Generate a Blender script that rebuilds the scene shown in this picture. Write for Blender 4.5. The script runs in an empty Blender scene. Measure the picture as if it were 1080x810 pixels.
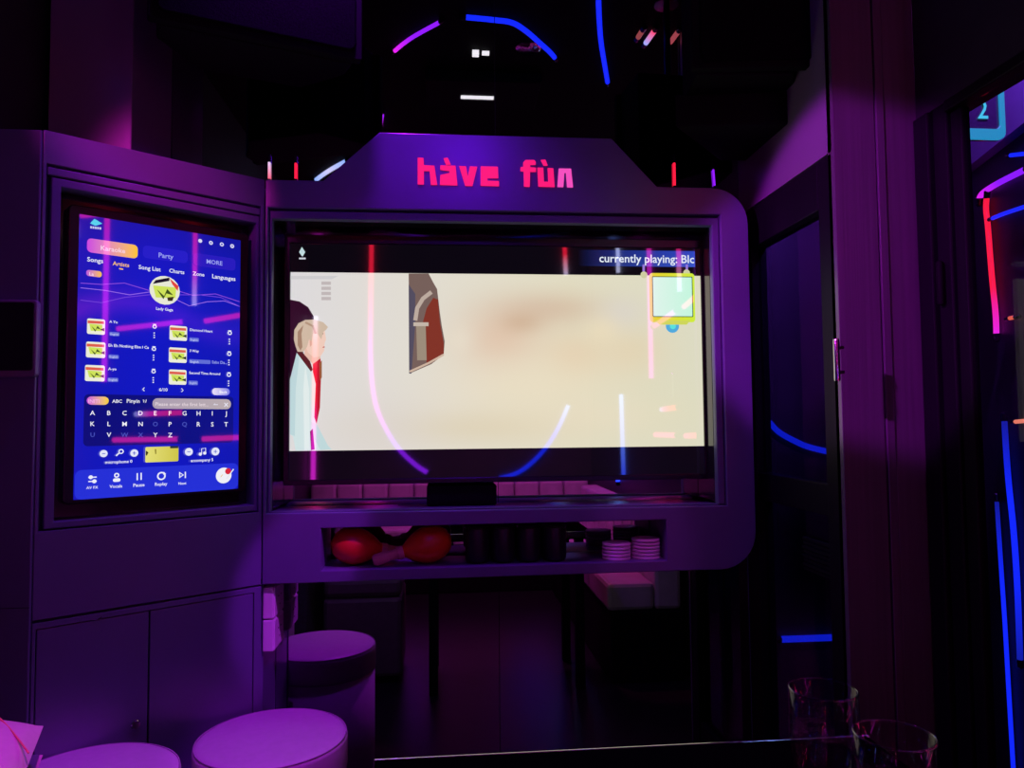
import bpy, bmesh, math, random
from mathutils import Vector, Matrix
random.seed(4)
SC = bpy.context.scene
COL = SC.collection
PI = math.pi

# ------------------------------------------------------------------ camera
FL = 778.777                                   # focal length in pixels of the 1080 wide frame
CAM = Vector((-.164, -2.1614, 1.2195))
yaw, pitch, roll = .0910799, .0514320, -.0090234
F_ = Vector((math.sin(yaw)*math.cos(pitch), math.cos(yaw)*math.cos(pitch), math.sin(pitch)))
r0 = Vector((math.cos(yaw), -math.sin(yaw), 0)); u0 = r0.cross(F_)
R_ = math.cos(roll)*r0 + math.sin(roll)*u0
U_ = -math.sin(roll)*r0 + math.cos(roll)*u0
cam_d = bpy.data.cameras.new('camera'); cam = bpy.data.objects.new('camera', cam_d); COL.objects.link(cam)
cam_d.sensor_width = 36; cam_d.lens = FL*36/1080; cam_d.clip_start = .02
m = Matrix((R_, U_, -F_)).transposed().to_4x4(); m.translation = CAM; cam.matrix_world = m
SC.camera = cam

def ray(px, py): return F_ + R_*((px-540)/FL) - U_*((py-405)/FL)
def onY(px, py, y): d = ray(px, py); return CAM + d*((y-CAM.y)/d.y)
def onX(px, py, x): d = ray(px, py); return CAM + d*((x-CAM.x)/d.x)
def onZ(px, py, z): d = ray(px, py); return CAM + d*((z-CAM.z)/d.z)
def onP(px, py, P, n): d = ray(px, py); return CAM + d*((P-CAM).dot(n)/d.dot(n))
def bounce(px, py, ym, axis, val):
    "where the line of sight lands on a room surface after the mirror (plane y = ym)"
    d = ray(px, py); p = CAM + d*((ym-CAM.y)/d.y); d = Vector((d.x, -d.y, d.z))
    return p + d*((val-p[axis])/d[axis])

# ------------------------------------------------------------------ materials
def lin(c): return tuple(((v/255)/12.92 if v/255 <= .04045 else ((v/255+.055)/1.055)**2.4) for v in c)
def mat(name, col, rough=.5, metal=0, spec=.5, noise=0, nscale=30, bump=0, stretch=None, coat=0):
    M = bpy.data.materials.new(name); M.use_nodes = True
    nt = M.node_tree; b = nt.nodes['Principled BSDF']
    b.inputs['Base Color'].default_value = (*col, 1); b.inputs['Roughness'].default_value = rough
    b.inputs['Metallic'].default_value = metal; b.inputs['Specular IOR Level'].default_value = spec
    b.inputs['Coat Weight'].default_value = coat
    if noise or bump:
        tc = nt.nodes.new('ShaderNodeTexCoord'); mp = nt.nodes.new('ShaderNodeMapping')
        nt.links.new(tc.outputs['Object'], mp.inputs[0])
        if stretch: mp.inputs['Scale'].default_value = stretch
        n = nt.nodes.new('ShaderNodeTexNoise'); n.inputs['Scale'].default_value = nscale; n.inputs['Detail'].default_value = 4
        nt.links.new(mp.outputs[0], n.inputs['Vector'])
        if noise:
            r = nt.nodes.new('ShaderNodeValToRGB')
            r.color_ramp.elements[0].position = .3; r.color_ramp.elements[1].position = .7
            r.color_ramp.elements[0].color = (*[v*(1-noise) for v in col], 1)
            r.color_ramp.elements[1].color = (*[min(1, v*(1+noise)) for v in col], 1)
            nt.links.new(n.outputs['Fac'], r.inputs[0]); nt.links.new(r.outputs[0], b.inputs['Base Color'])
        if bump:
            bp = nt.nodes.new('ShaderNodeBump'); bp.inputs['Strength'].default_value = bump; bp.inputs['Distance'].default_value = .004
            nt.links.new(n.outputs['Fac'], bp.inputs['Height']); nt.links.new(bp.outputs[0], b.inputs['Normal'])
    return M
def glow(name, strength, rough=.4, spec=.3):
    "something that gives off light; its colour comes from the mesh attribute Col"
    M = bpy.data.materials.new(name); M.use_nodes = True
    nt = M.node_tree; b = nt.nodes['Principled BSDF']
    a = nt.nodes.new('ShaderNodeAttribute'); a.attribute_name = 'Col'
    b.inputs['Base Color'].default_value = (.004, .004, .005, 1); b.inputs['Roughness'].default_value = rough
    b.inputs['Specular IOR Level'].default_value = spec
    nt.links.new(a.outputs['Color'], b.inputs['Emission Color']); b.inputs['Emission Strength'].default_value = strength
    return M
def glass_pane(name, tint, refl):
    M = bpy.data.materials.new(name); M.use_nodes = True
    nt = M.node_tree; nt.nodes.remove(nt.nodes['Principled BSDF'])
    t = nt.nodes.new('ShaderNodeBsdfTransparent'); t.inputs[0].default_value = (*tint, 1)
    g = nt.nodes.new('ShaderNodeBsdfGlossy'); g.inputs['Roughness'].default_value = .02
    lw = nt.nodes.new('ShaderNodeLayerWeight'); lw.inputs[0].default_value = .5
    pw = nt.nodes.new('ShaderNodeMath'); pw.operation = 'POWER'; pw.inputs[1].default_value = 4
    ma = nt.nodes.new('ShaderNodeMath'); ma.operation = 'MULTIPLY_ADD'; ma.inputs[1].default_value = refl*18; ma.inputs[2].default_value = refl
    nt.links.new(lw.outputs['Facing'], pw.inputs[0]); nt.links.new(pw.outputs[0], ma.inputs[0])
    x = nt.nodes.new('ShaderNodeMixShader'); nt.links.new(ma.outputs[0], x.inputs[0])
    nt.links.new(t.outputs[0], x.inputs[1]); nt.links.new(g.outputs[0], x.inputs[2])
    nt.links.new(x.outputs[0], nt.nodes['Material Output'].inputs[0])
    return M
M_frame = mat('painted_panel', (.125, .155, .225), .28, spec=.75, noise=.05, nscale=6)
M_frame2 = mat('painted_inner_bezel', (.13, .16, .23), .38, spec=.4)
M_black = mat('black_plastic', (.006, .006, .007), .25)
M_matte = mat('black_matte', (.006, .006, .007), .7, spec=.08)
M_gloss = mat('black_gloss_lining', (.012, .012, .014), .12, spec=.6)
M_mirror = mat('smoked_mirror', (.44, .42, .46), .015, metal=1)
M_wall = mat('dark_wall', (.03, .028, .034), .55, noise=.2, nscale=8)
M_wallsat = mat('satin_wall', (.22, .2, .24), .3, noise=.06, nscale=5, bump=.05)
M_rear = mat('rear_wall', (.10, .09, .11), .5, noise=.15, nscale=5)
M_ceil = mat('black_ceiling', (.005, .005, .006), .8, spec=.08, noise=.2, nscale=4)
M_floor = mat('dark_floor', (.012, .012, .014), .3, noise=.3, nscale=12)
M_pil = mat('satin_metal_panel', (.11, .10, .115), .26, spec=.6, noise=.10, nscale=7, stretch=(14, 14, .25), bump=.25)
M_leather = mat('pale_leather', (.58, .52, .60), .42, spec=.4, noise=.04, nscale=60, bump=.08)
M_sofa = mat('pale_quilted_leather', (.5, .45, .48), .4, spec=.4, noise=.1, nscale=14, bump=.3)
M_seam = mat('seam_thread', (.40, .33, .41), .6)
M_orange = mat('orange_piping', (.75, .28, .2), .5)
M_dark_fab = mat('dark_fabric', (.05, .045, .06), .8, noise=.3, nscale=90)
M_white = mat('white_plastic', (.8, .76, .8), .35)
M_chrome = mat('chrome', (.7, .7, .72), .12, metal=1)
M_darkmetal = mat('dark_door_metal', (.007, .006, .009), .5, spec=.12, noise=.2, nscale=5, stretch=(20, 20, .3))
M_grille = mat('speaker_cloth', (.005, .005, .006), .9, spec=.03, noise=.5, nscale=260, bump=.4)
M_mrc = mat('maraca_red', (.75, .05, .02), .35, spec=.5, noise=.08, nscale=14)
M_mro = mat('maraca_orange', (.80, .11, .01), .35, spec=.5, noise=.08, nscale=14)
M_wood = mat('pale_wood', (.75, .38, .30), .5, noise=.12, nscale=30, stretch=(1, 6, 6))
M_cup = mat('black_cup', (.010, .010, .012), .38)
M_coast = mat('white_coaster', (.8, .74, .8), .5)
M_table = mat('black_table', (.003, .003, .0035), .5, spec=.0)
M_glass = glass_pane('drinking_glass', (.95, .95, .96), .03)
M_rim = glass_pane('glass_rim', (.8, .8, .82), .12)
M_pane = glass_pane('door_glass', (.85, .85, .9), .012)
M_darkpane = glass_pane('smoked_door_glass', (.5, .5, .55), .03)
M_screen = glow('lit_screen', 1.0, .03, 1.0)
M_neon = glow('neon_glow', 7.5)
M_sign = glow('lit_lettering', 1.0)
M_lamp = glow('small_lamp', 2.0)

# ------------------------------------------------------------------ builders
def link(name, me, parent=None, smooth=False):
    o = bpy.data.objects.new(name, me); COL.objects.link(o)
    if smooth:
        for p in me.polygons: p.use_smooth = True
    if parent:
        o.parent = parent
    return o
def root(name, label, cat, loc=(0, 0, 0), group=None):
    o = bpy.data.objects.new(name, None); o.empty_display_size = .05; COL.objects.link(o); o.location = loc
    tag(o, label, cat, group); return o
def tag(o, label, cat, group=None):
    o['label'] = label; o['category'] = cat
    if group: o['group'] = group
    return o
def struct(o): o['kind'] = 'structure'; return o
class MB:
    "collects shapes given in world space; build() links them as one mesh under its parent"
    def __init__(s): s.v = []; s.f = []; s.m = []; s.c = []; s.mats = []
    def add(s, vs, fs, mt=None, cols=None):
        k = len(s.v); s.v += [Vector(p) for p in vs]
        if mt not in s.mats: s.mats.append(mt)
        i = s.mats.index(mt)
        for f in fs: s.f.append([k+j for j in f]); s.m.append(i)
        s.c += list(cols) if cols else [(1, 1, 1)]*len(vs)
        return s
    def build(s, name, parent=None, smooth=False, bevel=0, auto=None):
        off = Vector(parent.matrix_world.translation) if parent else Vector()
        if parent:
            off = Vector(parent.location); q = parent.parent
            while q: off += Vector(q.location); q = q.parent
        me = bpy.data.meshes.new(name); me.from_pydata([p-off for p in s.v], [], s.f)
        for mt in s.mats: me.materials.append(mt)
        me.polygons.foreach_set('material_index', s.m)
        a = me.color_attributes.new('Col', 'FLOAT_COLOR', 'POINT')
        for i, c in enumerate(s.c): a.data[i].color = (*c[:3], 1)
        me.validate(); me.update()
        o = link(name, me, parent, smooth)
        if bevel:
            b = o.modifiers.new('bevel', 'BEVEL'); b.width = bevel; b.segments = 2; b.limit_method = 'ANGLE'; b.angle_limit = .6
        if auto is not None: autosmooth(me, auto)
        return o
def autosmooth(me, ang=.6):
    bm = bmesh.new(); bm.from_mesh(me)
    for f in bm.faces: f.smooth = True
    for e in bm.edges:
        e.smooth = not (len(e.link_faces) == 2 and e.calc_face_angle(0) > ang)
    bm.to_mesh(me); bm.free()
def box(mb, a, b, mt, ex=None, o=None):
    "axis box between corners a and b; ex = (origin, X, Y, Z) puts it in a turned frame"
    x0, y0, z0 = a; x1, y1, z1 = b
    vs = [Vector(p) for p in ((x0,y0,z0),(x1,y0,z0),(x1,y1,z0),(x0,y1,z0),(x0,y0,z1),(x1,y0,z1),(x1,y1,z1),(x0,y1,z1))]
    if ex: O, X, Y, Z = ex; vs = [O+X*p.x+Y*p.y+Z*p.z for p in vs]
    mb.add(vs, [(0,3,2,1),(4,5,6,7),(0,1,5,4),(1,2,6,5),(2,3,7,6),(3,0,4,7)], mt); return mb
def prism(mb, pts, z0, z1, mt):
    "vertical prism over a counter-clockwise plan outline"
    n = len(pts); vs = [Vector((p[0], p[1], z0)) for p in pts]+[Vector((p[0], p[1], z1)) for p in pts]
    fs = [tuple(range(n-1, -1, -1)), tuple(range(n, 2*n))]+[(i, (i+1) % n, n+(i+1) % n, n+i) for i in range(n)]
    mb.add(vs, fs, mt); return mb
def lathe(mb, prof, mt, O=(0, 0, 0), A=(0, 0, 1), n=40, cols=None):
    "surface of revolution: prof = [(radius, height)] about axis A from O"
    O = Vector(O); A = Vector(A).normalized(); X = A.orthogonal().normalized(); Y = A.cross(X)
    vs = []; fs = []
    for r, h in prof:
        for i in range(n):
            t = 2*PI*i/n; vs.append(O+A*h+X*(r*math.cos(t))+Y*(r*math.sin(t)))
    for j in range(len(prof)-1):
        for i in range(n):
            k = (i+1) % n; fs.append((j*n+i, j*n+k, (j+1)*n+k, (j+1)*n+i))
    if prof[0][0] > 1e-5: fs.append(tuple(range(n-1, -1, -1)))
    if prof[-1][0] > 1e-5: fs.append(tuple((len(prof)-1)*n+i for i in range(n)))
    mb.add(vs, fs, mt); return mb
def smooth_path(pts, per=8):
    P = [Vector(p) for p in pts]
    if len(P) < 3: return P
    out = []
    for i in range(len(P)-1):
        a = P[max(0, i-1)]; b = P[i]; c = P[i+1]; d = P[min(len(P)-1, i+2)]
        for k in range(per):
            t = k/per
            out.append(.5*((2*b)+(c-a)*t+(2*a-5*b+4*c-d)*t*t+(3*b-a-3*c+d)*t**3))
    return out+[P[-1]]
def tube(mb, pts, r, mt, cols=None, n=10):
    "round tube along pts; cols = colours spread evenly along it"
    P = [Vector(p) for p in pts]; k = len(P); vs = []; fs = []; cs = []
    L = [0]
    for i in range(1, k): L.append(L[-1]+(P[i]-P[i-1]).length)
    pn = None
    for i in range(k):
        t = (P[min(k-1, i+1)]-P[max(0, i-1)]).normalized()
        if pn is None: pn = t.orthogonal().normalized()
        pn = (pn-t*pn.dot(t)).normalized(); q = t.cross(pn)
        c = (1, 1, 1)
        if cols:
            s = L[i]/L[-1]*(len(cols)-1); j = min(int(s), len(cols)-2) if len(cols) > 1 else 0
            f = s-j; c = tuple(a*(1-f)+b*f for a, b in zip(cols[j], cols[min(j+1, len(cols)-1)]))
        for a in range(n):
            vs.append(P[i]+pn*(r*math.cos(2*PI*a/n))+q*(r*math.sin(2*PI*a/n))); cs.append(c)
    for i in range(k-1):
        for a in range(n):
            b = (a+1) % n; fs.append((i*n+a, i*n+b, (i+1)*n+b, (i+1)*n+a))
    fs += [tuple(range(n-1, -1, -1)), tuple((k-1)*n+a for a in range(n))]
    mb.add(vs, fs, mt, cs); return mb
def rrect(x0, y0, x1, y1, r, n=5):
    o = []
    for cx, cy, a in ((x1-r, y0+r, -90), (x1-r, y1-r, 0), (x0+r, y1-r, 90), (x0+r, y0+r, 180)):
        for i in range(n+1):
            t = math.radians(a+90*i/n); o.append((cx+r*math.cos(t), cy+r*math.sin(t)))
    return o
def plate(name, outline, holes, d0, d1, fr, mt, parent=None, bevel=.002):
    "flat plate with holes in the frame fr = (O, right, up, out), from depth d0 (rear) to d1 (front)"
    cu = bpy.data.curves.new('tmp', 'CURVE'); cu.dimensions = '2D'; cu.fill_mode = 'BOTH'
    cu.extrude = (d1-d0)/2-bevel; cu.bevel_depth = bevel; cu.bevel_resolution = 1; cu.offset = -bevel
    for pl in [outline]+list(holes):
        s = cu.splines.new('POLY'); s.points.add(len(pl)-1)
        for p, q in zip(s.points, pl): p.co = (q[0], q[1], 0, 1)
        s.use_cyclic_u = True
    t = bpy.data.objects.new('tmp', cu); COL.objects.link(t)
    bpy.context.view_layer.update()
    me = bpy.data.meshes.new_from_object(t.evaluated_get(bpy.context.evaluated_depsgraph_get()))
    bpy.data.objects.remove(t); bpy.data.curves.remove(cu)
    O, X, Y, N = fr; off = Vector()
    q = parent
    while q: off += Vector(q.location); q = q.parent
    mid = (d0+d1)/2
    for v in me.vertices: v.co = O+X*v.co.x+Y*v.co.y+N*(v.co.z+mid)-off
    me.materials.clear(); me.materials.append(mt); me.name = name
    for p in me.polygons: p.material_index = 0
    bm = bmesh.new(); bm.from_mesh(me); bmesh.ops.recalc_face_normals(bm, faces=bm.faces); bm.to_mesh(me); bm.free()
    o = link(name, me, parent); autosmooth(me, .5); return o
_tc = {}
def text2d(s):
    if s not in _tc:
        cu = bpy.data.curves.new('tmp', 'FONT'); cu.body = s; cu.size = 1; cu.resolution_u = 2; cu.offset = .012
        t = bpy.data.objects.new('tmp', cu); COL.objects.link(t); bpy.context.view_layer.update()
        me = bpy.data.meshes.new_from_object(t.evaluated_get(bpy.context.evaluated_depsgraph_get()))
        _tc[s] = ([(v.co.x, v.co.y) for v in me.vertices], [tuple(p.vertices) for p in me.polygons])
        bpy.data.objects.remove(t); bpy.data.curves.remove(cu); bpy.data.meshes.remove(me)
    return _tc[s]
class Pic:
    "a picture made of flat pieces on a plane; fr = (O, right, up, out); pixels are laid onto that plane"
    def __init__(s, fr, mt): s.fr = fr; s.mt = mt; s.mb = MB(); s.k = 0
    def uv(s, px, py):
        O, X, Y, N = s.fr; p = onP(px, py, O, N)-O; return p.dot(X), p.dot(Y)
    def put(s, uvs, cols, faces=None):
        s.k += 1; O, X, Y, N = s.fr
        if len(cols) != len(uvs): cols = [cols[0]]*len(uvs)
        s.mb.add([O+X*u+Y*v+N*(.00004*s.k) for u, v in uvs], faces or [tuple(range(len(uvs)))], s.mt, cols)
    def poly(s, pts, col): s.put([s.uv(*p) for p in pts], [lin(col)])
    def rr(s, a, b, r, c0, c1=None):
        u0, v0 = s.uv(*a); u1, v1 = s.uv(*b); u0, u1 = min(u0, u1), max(u0, u1); v0, v1 = min(v0, v1), max(v0, v1)
        o = rrect(u0, v0, u1, v1, min(r, (v1-v0)/2.01, (u1-u0)/2.01)); c1 = c1 or c0
        A, B = lin(c0), lin(c1)
        s.put(o, [tuple(p*(1-(u-u0)/(u1-u0))+q*(u-u0)/(u1-u0) for p, q in zip(A, B)) for u, v in o])
    def disc(s, c, r, col, sx=1, n=20):
        u, v = s.uv(*c); q = s.uv(c[0]+1, c[1]); k = q[0]-u
        s.put([(u+r*k*sx*math.cos(2*PI*i/n), v+r*k*math.sin(2*PI*i/n)) for i in range(n)], [lin(col)])
    def line(s, pts, w, col):
        P = [Vector(s.uv(*p)) for p in pts]; L = []; Rr = []
        for i in range(len(P)):
            t = (P[min(len(P)-1, i+1)]-P[max(0, i-1)]).normalized(); n = Vector((-t.y, t.x))*w/2
            L.append(P[i]+n); Rr.append(P[i]-n)
        k = len(P); s.put([tuple(p) for p in L+Rr], [lin(col)], [(k+i, k+i+1, i+1, i) for i in range(k-1)])
    def text(s, t, a, x1, col, hfac=1.0, fixed=None):
        vs, fs = text2d(t)
        x0_, x1_ = min(v[0] for v in vs), max(v[0] for v in vs)
        u, v = s.uv(*a); u1, _ = s.uv(x1, a[1]); k = (u1-u)/(x1_-x0_)
        s.put([(u+(p[0]-x0_)*k, v+p[1]*k*hfac) for p in vs], [lin(col)], fs)
    def glyph(s, t, c, hpx, col):
        vs, fs = text2d(t); u, v = s.uv(*c); k = (s.uv(c[0], c[1]-hpx)[1]-v)/.7
        xm = (min(p[0] for p in vs)+max(p[0] for p in vs))/2
        s.put([(u+(p[0]-xm)*k, v+p[1]*k) for p in vs], [lin(col)], fs)
    def grid(s, u0, v0, u1, v1, nx, ny, fn):
        pts = []; cols = []; fs = []
        for j in range(ny+1):
            for i in range(nx+1):
                a, b = i/nx, j/ny; pts.append((u0+(u1-u0)*a, v0+(v1-v0)*b)); cols.append(fn(a, b))
        for j in range(ny):
            for i in range(nx):
                k = j*(nx+1)+i; fs.append((k, k+1, k+nx+2, k+nx+1))
        s.put(pts, cols, fs)

XA, YA, ZA = Vector((1, 0, 0)), Vector((0, 1, 0)), Vector((0, 0, 1))
def frontal(y): return (Vector((0, y, 0)), XA, ZA, -YA)           # faces the room
ANG = math.radians(38)
JP = Vector((-.656, -.10, 0))                                     # the corner between the two panels
PE = Vector((math.cos(ANG), math.sin(ANG), 0)); PN = Vector((math.sin(ANG), -math.cos(ANG), 0))
def panel(off=0): return (JP+PN*off, PE, ZA, PN)

CEIL, BACK, LEFT, RIGHT, RIGHT2, MIR = 2.75, -3.6, -1.2, .985, .772, .08

# ------------------------------------------------------------------ the setting
def wallbox(name, a, b, mt): return struct(box(MB(), a, b, mt).build(name))
wallbox('floor', (-2.2, -3.8, -.05), (3.4, 1.6, 0), M_floor)
wallbox('ceiling', (-2.2, -3.8, CEIL), (3.4, 1.6, CEIL+.05), M_ceil)
wallbox('wall_front', (-2.2, MIR+.007, 0), (RIGHT2, MIR+.1, CEIL), M_wall)
wallbox('wall_rear', (-2.2, BACK-.1, 0), (RIGHT+.1, BACK, CEIL), M_rear)
wallbox('wall_left', (LEFT-.1, BACK, 0), (LEFT, MIR+.007, CEIL), M_wall)
# right wall: header over the doorway beside the mirror, set forward of the rest
DT = onX(883, 155, RIGHT2).z; YF = onX(884, 300, RIGHT2).y          # door head, and the face of the pilaster
w = MB(); box(w, (RIGHT2, YF+.012, DT), (RIGHT2+.1, MIR+.007, CEIL), M_wallsat); struct(w.build('wall_right'))
w = MB(); box(w, (RIGHT, BACK, 0), (RIGHT+.06, -1.03, CEIL), M_wall); box(w, (RIGHT, -1.03, 1.945), (RIGHT+.06, YF, CEIL), M_wall)
struct(w.build('wall_right_rear'))
# satin metal pilaster facing the room, two sheets with a joint
w = MB(); box(w, (RIGHT2, YF, 0), (RIGHT2+.105, YF+.03, CEIL), M_pil)
box(w, (RIGHT2+.108, YF-.004, 0), (RIGHT2+.128, YF+.03, CEIL), M_pil)
box(w, (RIGHT2+.131, YF, 0), (RIGHT, YF+.03, CEIL), M_pil)
struct(w.build('trim_1', bevel=.0015))
# boxed chase behind the touch panel
pa = onY(52, 60, -.2); pb = onY(140, 60, -.2)
w = box(MB(), (pa.x, -.2, 1.86), (pb.x, MIR-.002, CEIL), M_wallsat); struct(w.build('trim_2', bevel=.003))

# corridor seen through the glass
wallbox('wall_corridor_end', (RIGHT2+.02, .55, 0), (1.5, .65, CEIL), M_wall)

# ------------------------------------------------------------------ door beside the mirror
ex = (Vector((RIGHT2, 0, 0)), YA, -XA, ZA)                          # local: along y, out into the room, up
y0, y1 = YF+.012, MIR+.005
dr = bpy.data.objects.new('door_1', None); COL.objects.link(dr); dr.location = (RIGHT2, (y0+y1)/2, 0); struct(dr)
w = MB()
box(w, (y0, -.05, 0), (y0+.07, .0, DT-.002), M_darkmetal, ex); box(w, (y1-.085, -.05, 0), (y1, .0, DT-.002), M_darkmetal, ex)
box(w, (y0+.07, -.05, DT-.125), (y1-.085, .0, DT-.002), M_darkmetal, ex)
box(w, (y0+.07, -.05, .98), (y1-.085, -.005, 1.06), M_darkmetal, ex); box(w, (y0+.07, -.05, 0), (y1-.085, -.005, .1), M_darkmetal, ex)
w.build('door_frame', dr, bevel=.003)
w = MB(); box(w, (y0+.07, -.03, .1), (y1-.085, -.024, .98), M_darkpane, ex); box(w, (y0+.07, -.03, 1.06), (y1-.085, -.024, DT-.125), M_darkpane, ex)
w.build('door_pane', dr)
w = MB(); v0 = onX(843, 590, RIGHT2).y; v1 = onX(889, 590, RIGHT2).y; zz0 = onX(866, 611, RIGHT2).z; zz1 = onX(866, 573, RIGHT2).z
for i in range(8):
    z = zz0+(zz1-zz0)*(i+.5)/8
    box(w, (min(v0, v1), -.022, z-.003), (max(v0, v1), -.012+.003*(i % 2), z+.0045), M_darkmetal, ex)
w.build('louvre_vent', dr, bevel=.001)
hy = onX(882.5, 380, RIGHT2-.065).y; w = MB(); hz0 = onX(883, 402, RIGHT2-.065).z; hz1 = onX(883, 357, RIGHT2-.065).z
lathe(w, [(.006, 0), (.007, .004), (.007, hz1-hz0-.004), (.006, hz1-hz0)], M_chrome, (RIGHT2-.065, hy, hz0), n=14)
for z in (hz0+.02, hz1-.02): lathe(w, [(.004, 0), (.004, .016)], M_chrome, (RIGHT2-.065, hy, z), (1, 0, 0), 10)
w.build('door_handle', dr, auto=.6)

# glass door at the right
gy = onX(1029, 300, RIGHT+.018).y; gtop = 1.915
dr = bpy.data.objects.new('door_2', None); COL.objects.link(dr); dr.location = (RIGHT, -.85, 0); struct(dr)
w = MB()
box(w, (RIGHT-.012, YF-.055, 0), (RIGHT+.05, YF-.002, 1.943), M_darkmetal)
box(w, (RIGHT-.004, YF-.11, 0), (RIGHT+.05, YF-.063, 1.943), M_darkmetal)
box(w, (RIGHT-.012, -1.028, 1.965-.02-.028), (RIGHT+.05, YF-.112, 1.943), M_darkmetal)
w.build('door_frame', dr, bevel=.004)
w = MB()
box(w, (RIGHT+.0, gy-.0, 0), (RIGHT+.022, YF-.118, gtop), M_darkmetal); box(w, (RIGHT, -1.025, 0), (RIGHT+.04, -.985, gtop), M_darkmetal)
box(w, (RIGHT, -.985, 0), (RIGHT+.04, gy, .09), M_darkmetal)
w.build('door_leaf', dr, bevel=.004)
w = box(MB(), (RIGHT+.010, -.984, .091), (RIGHT+.016, gy-.001, gtop), M_pane); w.build('door_pane', dr)
hg = onX(988, 300, RIGHT-.012)
w = MB(); lathe(w, [(.006, 0), (.008, .004), (.008, .096), (.006, .1)], M_matte, (RIGHT-.016, YF-.0855, hg.z-.05), n=14); w.build('hinge', dr, auto=.6)

# ------------------------------------------------------------------ mirrors
for nm, xa, xb, lb in (('mirror_panel', -1.0, -.0055, 'smoked mirror sheet behind the screen surround, its half beside the touch panel'),
                       ('mirror_panel', -.0035, RIGHT2-.002, 'smoked mirror sheet behind the screen surround, its half beside the dark door')):
    w = box(MB(), (xa, MIR, .002), (xb, MIR+.0065, CEIL-.002), M_mirror)
    tag(w.build(nm), lb, 'mirror', 'mirror sheets on the wall')

# ------------------------------------------------------------------ screen surround
FY = -.10
sur = root('screen_surround', 'grey panel surround of the big screen with lit pink hàve fùn lettering', 'screen frame', (.03, 0, .79))
def arc(cx, cz, r, a0, a1, n=8): return [(cx+r*math.cos(math.radians(a0+(a1-a0)*i/n)), cz+r*math.sin(math.radians(a0+(a1-a0)*i/n))) for i in range(n+1)]
XR = .722
out = [(-.655, .790)]+arc(XR-.105, .795+.105, .105, -90, 0)+arc(XR-.105, 1.897-.105, .105, 0, 90)+[(.452, 1.897), (.320, 2.036), (-.344, 2.036), (-.498, 1.895), (-.655, 1.895)]
hole1 = [(-.647, .978), (.640, .975), (.640, 1.819), (-.647, 1.817)]
slot = [(-.500, .821), (.460, .824), (.460, .939), (-.500, .936)]
plate('front_panel', out, [hole1, slot], -MIR+.003, -FY, frontal(0), M_frame, sur, .0025)
inn = [(-.638, .981), (.617, .979), (.617, 1.789), (-.638, 1.789)]
plate('inner_bezel', [(-.645, .979), (.638, .977), (.638, 1.812), (-.645, 1.812)], [inn], .062, .088, frontal(0), M_frame2, sur, .003)
w = MB()
box(w, (-.637, -.061, 1.789), (.63, MIR-.004, 1.797), M_gloss); box(w, (.617, -.061, .985), (.624, MIR-.004, 1.788), M_gloss); box(w, (-.645, -.061, .985), (-.638, MIR-.004, 1.788), M_gloss)
w.build('recess_lining', sur)
# lettering, outlines as on the panel
def LP(x, y): return (430+x/5.684, 160+y/5.684)
letters = [
 ([(60,38),(95,40),(97,83),(160,86),(177,200),(139,200),(131,117),(97,117),(97,197),(60,197)], 0),
 ([(215,42),(240,38),(258,78),(230,80)], 0),
 ([(195,84),(287,86),(298,203),(193,200),(195,142),(250,130),(250,117),(195,110)], 0),
 ([(308,88),(350,90),(360,150),(372,90),(417,92),(388,207),(345,206)], 0),
 ([(437,90),(540,92),(543,160),(478,160),(478,176),(547,178),(547,208),(437,205)], 0),
 ([(692,66),(705,52),(757,52),(766,62),(766,80),(735,80),(733,95),(768,98),(768,122),(733,122),(731,212),(697,210),(695,120),(676,118),(676,95),(692,93)], 0),
 ([(797,52),(825,50),(838,85),(815,85)], 0),
 ([(777,98),(812,98),(816,182),(842,182),(838,100),(872,102),(880,213),(783,210)], 0),
 ([(905,103),(978,104),(990,215),(955,214),(948,128),(938,128),(932,213),(897,212)], 1)]
for pl, k in letters:
    P = [onY(*LP(*p), FY-.0005) for p in pl]
    if sum((P[i].x*P[(i+1) % len(P)].z-P[(i+1) % len(P)].x*P[i].z) for i in range(len(P))) < 0: P = P[::-1]
    n = len(P); c = lin((255, 28, 118)) if not k else lin((246, 80, 190)); w = MB()
    w.add(P+[p+Vector((0, -.004, 0)) for p in P], [tuple(range(n, 2*n)), tuple(range(n-1, -1, -1))]+[(i, (i+1) % n, n+(i+1) % n, n+i) for i in range(n)], M_sign, [c]*(2*n))
    o = w.build('letter' if len(pl) > 4 else 'accent', sur)
    if k: o['label'] = 'lilac pink lit letter'

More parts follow.
